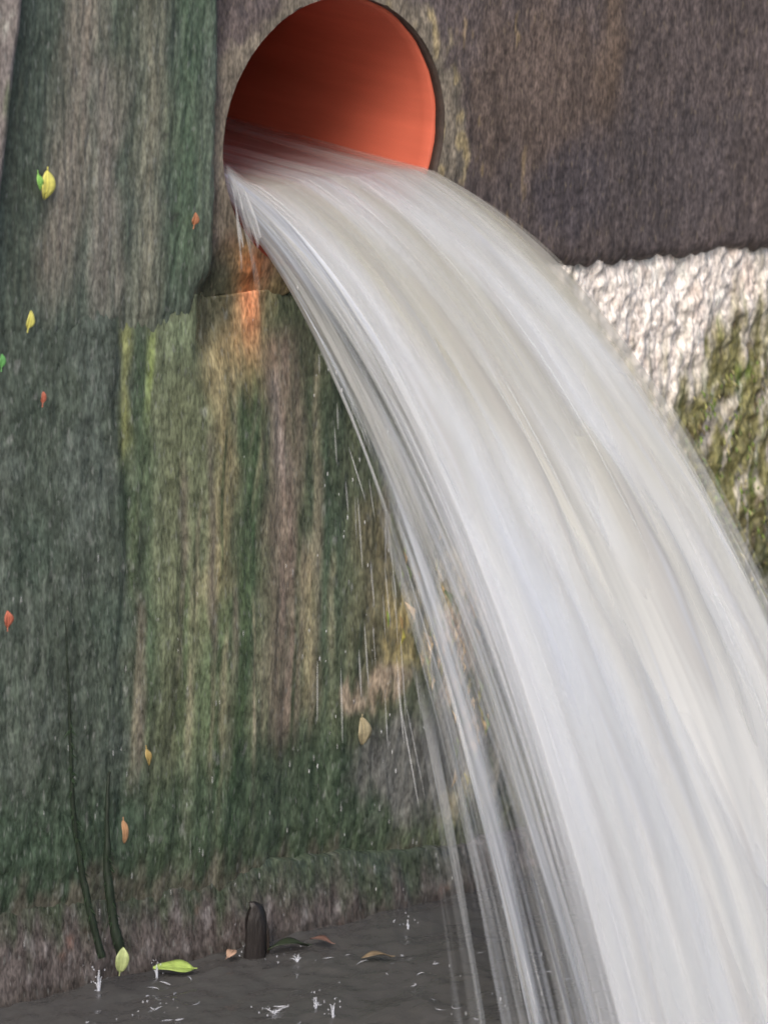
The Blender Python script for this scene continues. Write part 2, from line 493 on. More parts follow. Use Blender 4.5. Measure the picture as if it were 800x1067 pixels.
# --- lower wall: streaked algae at left, pale broken render with moss at right
xs = axis(XL, -0.52, 0.80, XR, 0.0025)
def foot_z(x):
    return np.interp(x, [-0.6, -0.41, -0.2, 0.0, 0.17, 0.5], [0.13, 0.118, 0.10, 0.078, 0.052, 0.03]) + 0.010 * fbm(x * 16, 0 * x, 3, 100)
v = np.linspace(0, 1, 255)
X, Vv = np.meshgrid(xs, v, indexing='ij')
def low_top(x):
    return np.where(x < -0.16, crack_z(x) + 0.016, 0.716)
zt = np.where(X < -0.17, low_top(X), np.minimum(0.722, low_top(X) + 0.01))
zb = foot_z(X) - 0.07
Z = zb + (zt - zb) * Vv
def pale(X, Z):
    return sstep(0.16, 0.30, X + 0.05 * fbm(X * 18, Z * 10, 3, 110) + 0.10 * (Z - 0.45))
def low_y(X, Z):
    p = pale(X, Z)
    left = 1 - sstep(-0.30, -0.24, X + 0.02 * fbm(X * 10, Z * 10, 2, 111))
    lump = 0.0032 * fbm(X * 26, Z * 18, 5, 112, 0.6) * (0.4 + 0.6 * left)
    flute = 0.005 * fbm(X * 26, Z * 3.4, 4, 113) * (1 - left) * (1 - p) + 0.0016 * fbm(X * 90, Z * 20, 3, 114) * (1 - p)
    rag = p * (0.013 * fbm(X * 34, Z * 24, 5, 115, 0.66) + 0.006 * np.abs(fbm(X * 90, Z * 34, 3, 116)))
    bulge = -0.014 * sstep(0.66, 0.30, Z) * (1 - p)
    base = np.where(X < 0, -0.020, -0.020) * (1 - sstep(-0.16, -0.02, X)) + 0.014 * p + 0.000 * sstep(-0.16, -0.02, X) * (1 - p)
    hh = Z - crack_z(X) + 0.006 * fbm(X * 60, Z * 20, 3, 18)
    ft = 0.13 * np.clip(foot_z(X) + 0.035 + 0.012 * fbm(X * 40, Z * 14, 3, 129) - Z, 0, 1)
    lip = ft + (0.14 * np.clip(hh + 0.002, 0, 1) + 0.0012 * np.exp(-np.abs(hh) / 0.006)) * (1 - sstep(-0.18, -0.15, X))
    # vertical joint between the left slab and the fluted part
    j = stroke(X, Z, [(128, 330), (130, 480), (122, 700), (112, 900)], 0.006, 0.7, 0.012, 117, -0.02)
    yy = base + bulge + lump + flute + rag + lip + 0.0035 * j
    top = sstep(0.60, 0.705, Z) * sstep(-0.20, -0.16, X) * (1 - sstep(0.10, 0.2, X))    # runs flush into the head wall
    return yy * (1 - top) + top * (0.0005 + 0.12 * np.clip(Z - 0.700, 0, 1) + 0.003 * fbm(X * 45, Z * 30, 3, 119))
def low_c(X, Z):
    y = -0.025
    s1 = fbm(X * 65, Z * 6, 4, 120); s2 = fbm(X * 20, Z * 4, 3, 121); s3 = fbm(X * 40, Z * 34, 4, 122)
    c = np.broadcast_to(lin(78, 86, 64), X.shape + (3,)).copy()
    left = 1 - sstep(-0.29, -0.25, X + 0.02 * fbm(X * 14, Z * 8, 3, 123))
    c = paint(c,
        (left, lin(56, 66, 57)),
        (0.7 * left * sstep(0.05, 0.4, fbm(X * 9, Z * 9, 3, 124)), lin(68, 78, 72)),
        (0.6 * left * sstep(0.0, 0.35, fbm(X * 7, Z * 9, 3, 126)), lin(50, 64, 54)),
        (0.75 * stroke(X, Z, [(150, 340), (148, 620), (150, 760)], 0.014, 0.6, 0.01, 130, y), lin(46, 70, 48)),
        (0.5 * stroke(X, Z, [(190, 400), (180, 820)], 0.024, 0.7, 0.015, 131, y), lin(84, 90, 62)),
        (0.8 * stroke(X, Z, [(234, 300), (236, 480), (218, 640)], 0.017, 0.6, 0.010, 132, y), lin(136, 124, 88)),
        (0.9 * stroke(X, Z, [(270, 380), (262, 560), (240, 760), (236, 860)], 0.016, 0.5, 0.012, 133, y), lin(34, 62, 38)),
        (0.7 * stroke(X, Z, [(225, 620), (222, 880)], 0.028, 0.7, 0.012, 134, y), lin(60, 84, 52)),
        (0.85 * stroke(X, Z, [(310, 350), (308, 520), (300, 700), (300, 800)], 0.028, 0.5, 0.012, 135, y), lin(118, 100, 92)),
        (0.5 * stroke(X, Z, [(300, 390), (302, 500)], 0.010, 0.6, 0.012, 136, y), lin(150, 140, 138)),
        (0.85 * stroke(X, Z, [(362, 400), (352, 560), (336, 780)], 0.022, 0.5, 0.012, 137, y), lin(46, 66, 52)),
        (0.8 * stroke(X, Z, [(330, 580), (328, 740)], 0.010, 0.6, 0.01, 147, y), lin(140, 128, 96)),
        (0.8 * stroke(X, Z, [(410, 520), (405, 740)], 0.034, 0.6, 0.012, 138, y), lin(104, 92, 66)),
        (0.75 * stroke(X, Z, [(455, 540), (450, 720)], 0.028, 0.6, 0.012, 139, y), lin(62, 60, 46)),
        (0.6 * stroke(X, Z, [(136, 330), (134, 480)], 0.007, 0.8, 0.006, 140, y), lin(130, 134, 62)),
        (0.8 * stroke(X, Z, [(162, 345), (158, 420)], 0.004, 0.8, 0.006, 141, y), lin(120, 138, 60)),
        (0.7 * stroke(X, Z, [(196, 330), (190, 370)], 0.03, 0.8, 0.006, 142, y), lin(96, 112, 84)))
    rs = np.random.default_rng(77)
    pal_ = [lin(30, 46, 30), lin(40, 58, 36), lin(120, 116, 92), lin(62, 80, 50), lin(98, 90, 80), lin(34, 40, 32), lin(140, 132, 108)]
    for k in range(46):
        px = rs.uniform(120, 420); py = rs.uniform(360, 760); ln = rs.uniform(60, 260)
        m_ = stroke(X, Z, [(px, py), (px - rs.uniform(0, 16), min(py + ln, 880))], rs.uniform(0.0018, 0.006), 0.6, 0.008, 400 + k, y)
        c = paint(c, (rs.uniform(0.5, 0.95) * m_, pal_[rs.integers(0, len(pal_))]))
    for k in range(14):
        px = rs.uniform(0, 125); py = rs.uniform(380, 700); ln = rs.uniform(80, 260)
        m_ = stroke(X, Z, [(px, py), (px, min(py + ln, 900))], rs.uniform(0.002, 0.007), 0.6, 0.008, 460 + k, y)
        c = paint(c, (rs.uniform(0.3, 0.6) * m_, (lin(36, 48, 38), lin(84, 92, 84))[k % 2]))
    st = stroke(X, Z, [(262, 270), (260, 348)], 0.013, 0.6, 0.003, 90)
    c = paint(c, (0.8 * stroke(X, Z, [(255, 270), (250, 380)], 0.030, 0.6, 0.004, 91), lin(168, 132, 84)), (0.8 * st, lin(190, 104, 58)))
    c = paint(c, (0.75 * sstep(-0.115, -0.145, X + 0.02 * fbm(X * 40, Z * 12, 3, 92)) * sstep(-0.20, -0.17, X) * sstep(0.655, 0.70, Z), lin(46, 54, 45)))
    band = sstep(0.26, 0.18, Z + 0.05 * fbm(X * 26, Z * 6, 3, 143) - 0.09 * sstep(-0.2, 0.1, X) * 0) * (1 - sstep(0.05, 0.2, X))
    c = paint(c, (0.8 * band, lin(44, 62, 46)))
    bf = sstep(0.03, -0.01, Z - foot_z(X) + 0.012 + 0.06 * fbm(X * 45, Z * 12, 4, 148))
    c = paint(c, (0.7 * bf, lin(78, 72, 64)))
    grey = blob(X, Z, 450, 800, 0.11, 0.075, 144, 0.5, y)
    c = paint(c, (0.75 * grey, lin(92, 90, 90)))
    n5 = fbm(X * 50, Z * 18, 4, 146)
    for bx_, bz_, rx, rz, cc, sd in ((492, 640, 0.05, 0.075, (206, 176, 152), 170), (470, 610, 0.03, 0.05, (176, 164, 120), 171), (436, 650, 0.045, 0.06, (150, 134, 84), 172),
                                     (500, 700, 0.045, 0.07, (178, 158, 140), 173), (400, 720, 0.05, 0.03, (150, 132, 112), 174), (500, 830, 0.06, 0.035, (160, 150, 118), 175), (540, 790, 0.06, 0.07, (150, 142, 132), 178)):
        c = paint(c, (0.85 * blob(X, Z, bx_, bz_, rx, rz, sd, 0.9, y) * sstep(-0.35, 0.15, n5), lin(*cc)))
    wet = sstep(0.42, 0.58, fbm(X * 75, Z * 26, 3, 145))  # wet glints painted into the albedo as pale flecks
    s4 = fbm(X * 90, Z * 60, 3, 127)
    c = 1.5 * c * (1 + 0.26 * s1 + 0.32 * s2 + 0.34 * s3 + 0.25 * s4)[..., None]
    c = paint(c, (0.45 * wet, lin(140, 144, 140)))
    c = dull(c, 0.2)
    # pale broken render
    p = pale(X, Z)
    w_ = np.broadcast_to(lin(238, 229, 222), X.shape + (3,)) * (1 + 0.16 * fbm(X * 60, Z * 22, 4, 150))[..., None]
    pit = sstep(0.22, 0.5, fbm(X * 70, Z * 30, 4, 151))
    tan = sstep(0.1, 0.45, fbm(X * 24, Z * 14, 3, 152))
    w_ = paint(w_, (0.5 * tan, lin(212, 192, 178)), (0.4 * pit, lin(160, 136, 120)))
    # moss: from the joint downwards, rising to the right
    q = np.array([wall_xz(a, b_, 0.01) for a, b_ in [(560, 330), (640, 420), (690, 425), (720, 400), (770, 350), (840, 330)]])
    mz = np.interp(X, q[:, 0], q[:, 1])
    mo = sstep(0.05, -0.05, Z - mz + 0.15 * fbm(X * 45, Z * 7, 4, 153) - 0.03)
    keep = sstep(0.02, 0.30, fbm(X * 60, Z * 12, 4, 154)) * 0.45
    mc = np.broadcast_to(lin(122, 118, 78), X.shape + (3,)) * (1 + 0.8 * fbm(X * 75, Z * 16, 4, 155))[..., None]
    mc = paint(mc, (sstep(0.15, 0.5, fbm(X * 55, Z * 12, 3, 156)), lin(98, 120, 52)), (sstep(0.15, 0.5, fbm(X * 45, Z * 16, 3, 157)), lin(92, 78, 62)))
    w_ = paint(w_, (mo * (1 - keep), mc))
    tz = wall_xz(760, 560, 0.01)[1]
    dkm = sstep(tz + 0.06, tz - 0.1, Z + 0.06 * fbm(X * 30, Z * 10, 3, 158))
    w_ = paint(w_, (0.75 * dkm, lin(58, 66, 50)))
    return np.clip(c * (1 - p[..., None]) + w_ * p[..., None], 0.008, 0.86)
panel('lower_wall', X, Z, low_y, low_c, M_low, 0.30)

# --- brown footing at the waterline
xs = axis(XL, -0.55, 0.60, XR, 0.003)
v = np.linspace(0, 1, 80)
X, Vv = np.meshgrid(xs, v, indexing='ij')
Z = -0.35 + (foot_z(X) + 0.35) * (1 - (1 - Vv) ** 1.6)
def foot_y(X, Z):
    top = 0.014 * np.exp(-np.clip(foot_z(X) - Z, 0, 1) / 0.045)
    return -0.035 + top + 0.005 * fbm(X * 20, Z * 12, 4, 160) + 0.0015 * fbm(X * 80, Z * 26, 3, 161) - 0.03 * sstep(0.02, -0.2, Z)
def foot_c(X, Z):
    c = np.broadcast_to(lin(84, 78, 77), X.shape + (3,)) * (1 + 0.5 * fbm(X * 55, Z * 20, 4, 162) + 0.3 * fbm(X * 12, Z * 8, 3, 163))[..., None]
    glint = sstep(0.22, 0.42, fbm(X * 60, Z * 24, 3, 164))  # glints on the footing, painted as pale patches
    gr = sstep(0.05, 0.4, fbm(X * 16, Z * 9, 3, 165)) * sstep(0.03, 0.1, Z)
    rd = sstep(0.3, 0.5, fbm(X * 22, Z * 18, 3, 167))
    c = paint(c, (0.6 * gr, lin(58, 66, 50)), (0.4 * rd, lin(120, 86, 74)), (0.4 * glint, lin(142, 138, 140)))
    ft = sstep(-0.075, 0.0, Z - foot_z(X) + 0.07 * fbm(X * 50, Z * 9, 4, 168)) * (1 - sstep(0.1, 0.25, X))
    c = paint(c, (0.9 * ft, lin(58, 70, 54)))
    wl = sstep(0.016, 0.004, Z + 0.006 * fbm(X * 30, Z * 0, 2, 166))
    return np.clip(paint(c, (0.6 * wl, lin(54, 50, 46))), 0.008, 1)
panel('footing', X, Z, foot_y, foot_c, M_foot, 0.28)

# ------------------------------------------------------------------ drain pipe
pipe = thing('drain_pipe', 'round orange plastic drain pipe set into the dark concrete wall', 'pipe', (0, 0.0125, PZ))
ri = 0.1475
prof = [(ri + 0.008, 0.0), (ri + 0.001, 0.0), (ri - 0.0005, 0.002), (ri - 0.0005, 0.018),
        (ri - 0.0005, 0.034), (ri - 0.0008, 0.038), (ri - 0.0015, 0.3), (ri - 0.0015, 1.3)]
na = 128
aa = np.linspace(0, 2 * np.pi, na, endpoint=False)
V = np.stack([np.stack([r_ * np.cos(aa), 0 * aa + y_, r_ * np.sin(aa)], -1) for r_, y_ in prof], 1).reshape(-1, 3)
obj('barrel', V, grid_faces(na, len(prof), True), M_pipe, pipe)
V = np.stack([np.stack([r_ * np.cos(aa), 0 * aa + y_, r_ * np.sin(aa)], -1) for r_, y_ in [(ri + 0.008, 0.0), (ri + 0.008, 1.3)]], 1).reshape(-1, 3)
obj('outer_skin', V, grid_faces(na, 2, True), M_pipe, pipe)
V = np.concatenate([np.stack([(ri + .008) * np.cos(aa), 0 * aa + 1.302, (ri + .008) * np.sin(aa)], -1), [[0, 1.31, 0]]])
obj('dark_end_cap', V, [(i, (i + 1) % na, na) for i in range(na)], plain_mat('dark_pipe_depth', (0.03, 0.012, 0.008), 0.8), pipe)  # end cap, its dark colour standing in for the unlit depth

# ------------------------------------------------------------------ water jet
jet = thing('water_jet', 'thick white arching stream of water gushing out of the orange pipe', 'water')
G = 9.81
CH = 0.045          # water level below the pipe axis at the opening
RW = 0.1425
def loop_pts(n_top=90, n_arc=150):
    xc = math.sqrt(RW * RW - CH * CH)
    tx = np.linspace(xc, -xc, n_top, endpoint=False)
    top = np.stack([tx, np.full(n_top, -CH) + 0.004 * (1 - (tx / xc) ** 2)], -1)
    a0 = math.atan2(-CH, -xc) % (2 * math.pi)
    a1 = math.atan2(-CH, xc) % (2 * math.pi)
    an = np.linspace(a0, a1, n_arc)
    return np.concatenate([top, np.stack([RW * np.cos(an), RW * np.sin(an)], -1)])

def vel(x0, z0):
    f = (x0 + 0.143) / 0.286
    d = np.clip((-CH - z0) / 0.1, 0, 1)          # 0 at the surface, 1 at the invert
    return 2.3 - 0.12 * d, -0.20 + 0.30 * f + 0.05 * d, -0.45 + 0.22 * d

def stream(x0, z0, t):
    vy, sx, vz = vel(x0, z0)
    tp = np.maximum(t, 0)
    z0 = -CH - (-CH - z0) * (1 - 0.66 * sstep(0.05, 0.25, t))
    fr = np.clip((0.143 - x0) / 0.286, 0, 1)
    Xs = x0 + sx * tp - 0.45 * fr ** 1.5 * tp * tp
    Ys = 0.0 - vy * t
    Zs = PZ + z0 + vz * tp - 0.5 * G * tp * tp + 0.012 * sstep(0, -0.35, t) * sstep(-0.14, -0.04, z0)
    return Xs, Ys, Zs

tt = np.concatenate([np.linspace(-0.48, -0.02, 26), np.linspace(-0.012, 0.42, 84)])
SILT = lin(206, 174, 170); TAN = lin(208, 206, 194); MILK = lin(234, 236, 238); BLUE = lin(228, 234, 246); GREY = lin(196, 194, 192)
NTOP, NARC = 230, 420
def streaks(U, V, seed):
    """flow-aligned noise: broad, middle and fine, about -1..1"""
    U = U + 0.010 * fbm(U * 8, V * 2.2, 3, seed + 60)
    return (fbm(U * 11 + 0.6 * V, V * 0.9, 2, seed), fbm(U * 34, V * 1.5, 2, seed + 20), fbm(U * 105, V * 2.6, 2, seed + 40))

def shell(name, mat, scale, seed, amp, t_lo, lo, hi, k, parent=jet):
    lp = loop_pts(NTOP, NARC)
    cx, cz = 0.0, -0.088
    x0 = cx + (lp[:, 0] - cx) * scale
    z0 = cz + (lp[:, 1] - cz) * scale
    t = tt[tt >= t_lo]
    Xo, T = np.meshgrid(x0, t, indexing='ij')
    Zo, _ = np.meshgrid(z0, t, indexing='ij')
    Ua = np.concatenate([[0], np.cumsum(np.hypot(np.diff(lp[:, 0]), np.diff(lp[:, 1])))])
    UU, _ = np.meshgrid(Ua, t, indexing='ij')
    if scale > 0.97:                               # outer layers only spread once free of the pipe
        lpX, _ = np.meshgrid(lp[:, 0], t, indexing='ij'); lpZ, _ = np.meshgrid(lp[:, 1], t, indexing='ij')
        g = sstep(0.0, 0.10, T)
        Xo = lpX * 0.97 + (Xo - lpX * 0.97) * g
        Zo = -0.088 + (lpZ + 0.088) * 0.97 + (Zo - (-0.088 + (lpZ + 0.088) * 0.97)) * g
    Xs, Ys, Zs = stream(Xo, Zo, T)
    VV = 2.3 * T + 4.5 * T * np.abs(T)
    b1, b2, b3 = streaks(UU, VV, seed)
    nx = Xo - cx; nzv = (Zo - cz) * 1.6
    nl = np.hypot(nx, nzv) + 1e-6
    grow = 0.12 + 0.88 * sstep(0.0, 0.30, T)
    rid = amp * grow * (0.8 * b1 + 0.5 * b2 + 0.05 * b3)
    Xs = Xs + rid * nx / nl
    Zs = Zs + rid * nzv / nl * 0.8
    Ys = Ys - rid * 0.5 * nzv / nl
    s_ = np.linspace(0, 1, len(lp))[:, None] * np.ones_like(T)
    # opacity of the streaks
    f = 0.5 + 0.8 * b1 + 0.55 * b2 + 0.3 * b3
    op = np.clip(lo + (hi - lo) * f, 0, 1)
    under = sstep(NTOP / 650 + 0.06, NTOP / 650 + 0.26, s_) * (1 - sstep(0.93, 0.99, s_))
    op = op * k * (0.76 + 0.24 * sstep(-0.04, 0.045, T + 0.02 * b2)) * (1 - (s_ > NTOP / 650) * sstep(0.0, -0.02, T)) * (1 - 0.55 * under * sstep(0.10, 0.30, T + 0.10 * b2)) * (1 - 0.5 * np.exp(-((s_ - NTOP / 650) / 0.10) ** 2) * sstep(0.14, 0.34, T + 0.12 * b1 + 0.08 * b2))
    if scale > 0.93:
        op = op * (1 - sstep(0.66, 0.72, s_) * (1 - sstep(0.90, 0.95, s_)))
    # colour: silty inside the pipe, milky outside, with tan and bluish streaks
    aer = sstep(-0.10, 0.03, T + 0.05 * b2 + 0.03 * b3 + 0.03 * b1)
    c = np.broadcast_to(MILK, T.shape + (3,))
    c = paint(c, (0.9 * sstep(0.0, 0.4, b1 + 0.25 * b2) * (1 - 0.7 * sstep(0.12, 0.28, T)), TAN), (0.5 * sstep(0.1, 0.4, b1 - 0.2 * b2) * (1 - sstep(0.10, 0.2, T)), lin(190, 186, 166)), (0.75 * sstep(-0.05, -0.45, b1 + 0.3 * b2), BLUE),
              (0.55 * sstep(0.15, 0.5, b2 + 0.6 * b3), GREY), (0.35 * sstep(0.2, 0.6, b3), BLUE),
              (0.8 * np.exp(-((s_ - NTOP / 650 - 0.02) / 0.05) ** 2), lin(240, 242, 246)))
    si = paint(np.broadcast_to(SILT, T.shape + (3,)), (0.7 * sstep(0.0, 0.4, b2 + 0.5 * b3), lin(238, 228, 228)), (0.4 * sstep(0.05, 0.4, -b1), lin(178, 142, 134)))
    c = si * (1 - aer[..., None]) + c * aer[..., None]
    V = np.stack([Xs, Ys, Zs], -1).reshape(-1, 3)
    return obj(name, V, drop_clear(grid_faces(*Xo.shape), op), mat, parent, col=np.concatenate([c, op[..., None]], -1).reshape(-1, 4))

shell('stream_core', M_core, 0.90, 201, 0.012, -0.48, 0.85, 1.05, 1.0)
shell('stream_layer', M_core, 0.95, 202, 0.014, -0.48, -0.2, 0.9, 0.9)
shell('stream_layer', M_core, 0.985, 203, 0.015, -0.30, -0.3, 0.8, 0.7)
shell('stream_layer', M_core, 1.03, 204, 0.017, 0.0, -0.3, 0.7, 0.6)
shell('stream_layer', M_core, 1.075, 205, 0.020, 0.0, -0.4, 0.6, 0.5)

# thin sheets hanging and breaking up below the near flank
def sheet(name, a_lo, a_hi, vy_lo, vy_hi, vz_lo, vz_hi, t0, t1, seed, k, lo, hi, edge=0.0, fade=0.5, width=0.22):
    na_, nt_ = 260, 60
    s_ = np.linspace(0, 1, na_); t = np.linspace(t0, t1, nt_)
    Sg, T = np.meshgrid(s_, t, indexing='ij')
    an = np.radians(a_lo + (a_hi - a_lo) * Sg)
    x0 = 0.143 * np.cos(an); z0 = 0.143 * np.sin(an)
    wob = fbm(Sg * 9, T * 2, 3, seed + 3)
    vz = vz_lo + (vz_hi - vz_lo) * Sg + 0.10 * wob
    vy = vy_lo + (vy_hi - vy_lo) * Sg + 0.08 * fbm(Sg * 7, T * 1.5, 2, seed + 4)
    Xs = x0 + (-0.12) * T + 0.016 * sstep(0, .2, T) * fbm(Sg * 9, T * 5, 3, seed)
    Ys = -vy * T
    Zs = PZ + z0 + vz * T - 4.9 * T * T
    U = Sg * width; Vv = T * 2.8
    b1, b2, b3 = streaks(U, Vv, seed)
    op = np.clip(lo + (hi - lo) * (0.5 + 0.8 * b1 + 0.7 * b2 + 0.45 * b3), 0, 1)
    e0 = sstep(t0 - 0.001, t0 + 0.05, T + 0.02 * b2) if t0 > 0.01 else 1.0
    op = op * k * e0 * (1 - sstep(t0 + (t1 - t0) * fade, t1, T + 0.12 * b2 + 0.06 * b3)) * sstep(0, 0.10, Sg) * (1 - 0.8 * sstep(0.97, 1.0, Sg))
    op = np.clip(op + edge * np.exp(-((Sg - 0.93 + 0.03 * b1) / 0.035) ** 2) * np.clip(0.6 + b2 + b3, 0, 1) * (1 - sstep(t1 * 0.5, t1 * 0.85, T)), 0, 1)
    c = paint(np.broadcast_to(lin(230, 232, 234), T.shape + (3,)), (sstep(0.0, 0.4, b2 + b3), BLUE))
    obj(name, np.stack([Xs, Ys, Zs], -1).reshape(-1, 3), drop_clear(grid_faces(na_, nt_), op), M_skirt, jet, col=np.concatenate([c, op[..., None]], -1).reshape(-1, 4))
sheet('hanging_sheet', 199, 222, 2.25, 2.1, -0.42, -0.98, 0.0, 0.32, 211, 0.85, -0.05, 0.75, 0.6, 0.45)
sheet('hanging_sheet', 208, 240, 2.2, 1.9, -0.35, -0.85, 0.0, 0.36, 212, 0.6, -0.4, 0.6, 0.25, 0.4)
sheet('broken_sheet', 203, 232, 2.15, 1.6, -0.5, -1.0, 0.14, 0.44, 213, 0.62, -0.65, 0.7, 0.0, 0.8, 0.34)
sheet('broken_sheet', 205, 245, 2.2, 1.4, -0.4, -0.9, 0.20, 0.44, 214, 0.62, -0.65, 0.7, 0.0, 0.8, 0.40)
sheet('broken_sheet', 201, 225, 2.2, 1.8, -0.45, -1.0, 0.10, 0.40, 215, 0.6, -0.6, 0.7, 0.0, 0.7, 0.30)

sheet('hanging_sheet', 187, 220, 2.2, 1.75, -0.35, -0.95, -0.005, 0.20, 220, 1.0, 0.25, 1.0, 0.4, 0.45, 0.2)
sheet('spray_fan', 210, 252, 2.0, 1.15, -0.6, -0.9, 0.20, 0.46, 218, 0.32, -0.45, 0.75, 0.0, 0.85, 0.45)
sheet('spray_fan', 204, 240, 2.1, 1.5, -0.5, -1.0, 0.12, 0.42, 219, 0.28, -0.3, 0.7, 0.0, 0.8, 0.30)
sheet('lip_dribble', 186, 214, 0.75, 0.5, -0.10, -0.5, 0.0, 0.10, 216, 0.8, -0.1, 0.9, 0.0, 0.35, 0.12)
sheet('lip_dribble', 188, 206, 0.5, 0.3, 0.0, -0.35, 0.0, 0.085, 217, 0.9, 0.0, 0.9, 0.0, 0.4, 0.10)

def tubes(paths, radii, sides=4):
    """tapered tubes along many polylines -> one mesh"""
    VV_, FF = [], []
    base = 0
    for P_, r_ in zip(paths, radii):
        k = len(P_)
        T_ = np.gradient(P_, axis=0)
        T_ /= np.linalg.norm(T_, axis=1)[:, None] + 1e-9
        A = np.cross(T_, [0.3, 0.9, 0.2]); A /= np.linalg.norm(A, axis=1)[:, None] + 1e-9
        B = np.cross(T_, A)
        ang = np.arange(sides) * 2 * np.pi / sides
        ring = P_[:, None, :] + r_[:, None, None] * (np.cos(ang)[None, :, None] * A[:, None, :] + np.sin(ang)[None, :, None] * B[:, None, :])
        VV_.append(ring.reshape(-1, 3))
        i, j = np.meshgrid(np.arange(k - 1), np.arange(sides), indexing='ij')
        j2 = (j + 1) % sides
        FF.append(base + np.stack([i * sides + j, i * sides + j2, (i + 1) * sides + j2, (i + 1) * sides + j], -1).reshape(-1, 4))
        base += k * sides
    return np.concatenate(VV_), np.concatenate(FF)

# threads lying on the stream
paths, radii = [], []
lp = loop_pts()
for i in range(160):
    k = rng.integers(0, len(lp)) if rng.random() < 0.45 else rng.integers(86, 170)
    x0, z0 = lp[k]
    sc = rng.uniform(0.97, 1.10)
    t0 = rng.uniform(-0.02, 0.30); t1 = t0 + rng.uniform(0.03, 0.13)
    t = np.linspace(t0, t1, 16)
    a, b_, c_ = stream(np.full(16, x0), np.full(16, z0), t)
    g = (sc - 1) * sstep(0.0, 0.15, t)
    a = a + x0 * g; c_ = c_ + (z0 + 0.088) * g * 1.3
    paths.append(np.stack([a, b_, c_], -1))
    radii.append(np.sin(np.linspace(0.02, np.pi - 0.02, 16)) ** 0.7 * rng.uniform(0.0003, 0.0008))
o = obj('surface_threads', *tubes(paths, radii), M_thread, jet); o['kind'] = 'stuff'

# loose threads falling away under the stream
paths, radii = [], []
for i in range(22):
    an = math.radians(rng.uniform(198, 262))
    x0, z0 = 0.143 * math.cos(an), 0.143 * math.sin(an)
    vy = rng.uniform(1.35, 2.25); vz = rng.uniform(-1.05, -0.5); sx = rng.normal(-0.10, 0.07)
    t0 = rng.uniform(0.03, 0.30); t1 = t0 + rng.uniform(0.015, 0.05)
    t = np.linspace(t0, t1, 12)
    paths.append(np.stack([x0 + sx * t, -vy * t, PZ + z0 + vz * t - 4.9 * t * t], -1))
    radii.append(np.sin(np.linspace(0.02, np.pi - 0.02, 12)) ** 0.7 * rng.uniform(0.0003, 0.0008))
o = obj('loose_threads', *tubes(paths, radii), M_thread, jet); o['kind'] = 'stuff'

# droplets thrown off the stream
ico_v = np.array([(0, 0, 1), (.894, 0, .447), (.276, .851, .447), (-.724, .526, .447), (-.724, -.526, .447), (.276, -.851, .447),
                  (.724, .526, -.447), (-.276, .851, -.447), (-.894, 0, -.447), (-.276, -.851, -.447), (.724, -.526, -.447), (0, 0, -1)])
ico_f = np.array([(0, 1, 2), (0, 2, 3), (0, 3, 4), (0, 4, 5), (0, 5, 1), (1, 6, 2), (2, 7, 3), (3, 8, 4), (4, 9, 5), (5, 10, 1),
                  (2, 6, 7), (3, 7, 8), (4, 8, 9), (5, 9, 10), (1, 10, 6), (11, 7, 6), (11, 8, 7), (11, 9, 8), (11, 10, 9), (11, 6, 10)])
def drops(pts, rad, stretch=4.0):
    V, Fq = [], []
    for i, (p_, r_) in enumerate(zip(pts, rad)):
        V.append(ico_v * r_ * np.array([1, 1, stretch]) + p_)
        Fq.append(ico_f + 12 * i)
    return np.concatenate(V), np.concatenate(Fq)
pts, rad = [], []
for i in range(130):
    an = math.radians(rng.uniform(190, 275))
    x0, z0 = 0.143 * math.cos(an), 0.143 * math.sin(an)
    vy = rng.uniform(0.5, 2.3); vz = rng.uniform(-1.0, -0.3); sx = rng.normal(-0.12, 0.14)
    t = rng.uniform(0.06, 0.38)
    p_ = np.array([x0 + sx * t, -vy * t, PZ + z0 + vz * t - 4.9 * t * t])
    if p_[2] > 0.01:
        pts.append(p_); rad.append(rng.uniform(0.0003, 0.0008))
o = obj('droplets', *drops(pts, rad), M_drop, jet); o['kind'] = 'stuff'

# beads of splashed water, added as pale glints on the lower wall
pts, rad = [], []
rb = np.random.default_rng(58)
while len(pts) < 120:
    px, py = rb.uniform(0, 560), rb.uniform(560, 985)
    if rb.random() > 0.25 + 0.75 * (py - 560) / 425 * (0.35 + 0.65 * px / 560):
        continue
    x_, z_ = wall_xz(px, py, -0.03)
    yy = min(float(low_y(np.array([[x_]]), np.array([[z_]]))[0, 0]), float(foot_y(np.array([[x_]]), np.array([[z_]]))[0, 0]) if z_ < foot_z(x_) else 9)
    if z_ > 0.015:
        pts.append(np.array([x_, yy - 0.0006, z_])); rad.append(rb.uniform(0.0004, 0.0013))
o = obj('wall_beads', *drops(pts, rad, 4.0), M_drip, jet); o['kind'] = 'stuff'

# foam where the stream strikes the pool (beyond the frame)
nu, nv = 64, 26
a_, r_ = np.meshgrid(np.linspace(0, 2 * np.pi, nu, endpoint=False), np.linspace(0.02, 0.42, nv), indexing='ij')
fx = -0.02 + r_ * np.cos(a_) * 0.95; fy = -0.80 + r_ * np.sin(a_)
fz = 0.012 + 0.05 * np.exp(-(r_ / 0.22) ** 2) * (1 + 0.8 * fbm(fx * 22, fy * 22, 4, 220)) + 0.02 * fbm(fx * 30, fy * 30, 3, 221) - 0.05 * sstep(0.25, 0.42, r_)
fc = np.concatenate([np.broadcast_to(MILK, fx.shape + (3,)), (0.15 + 0.8 * (1 - sstep(0.1, 0.4, r_)))[..., None]], -1)
obj('impact_foam', np.stack([fx, fy, fz], -1).reshape(-1, 3), grid_faces(nu, nv, True), M_core, jet, col=fc.reshape(-1, 4))

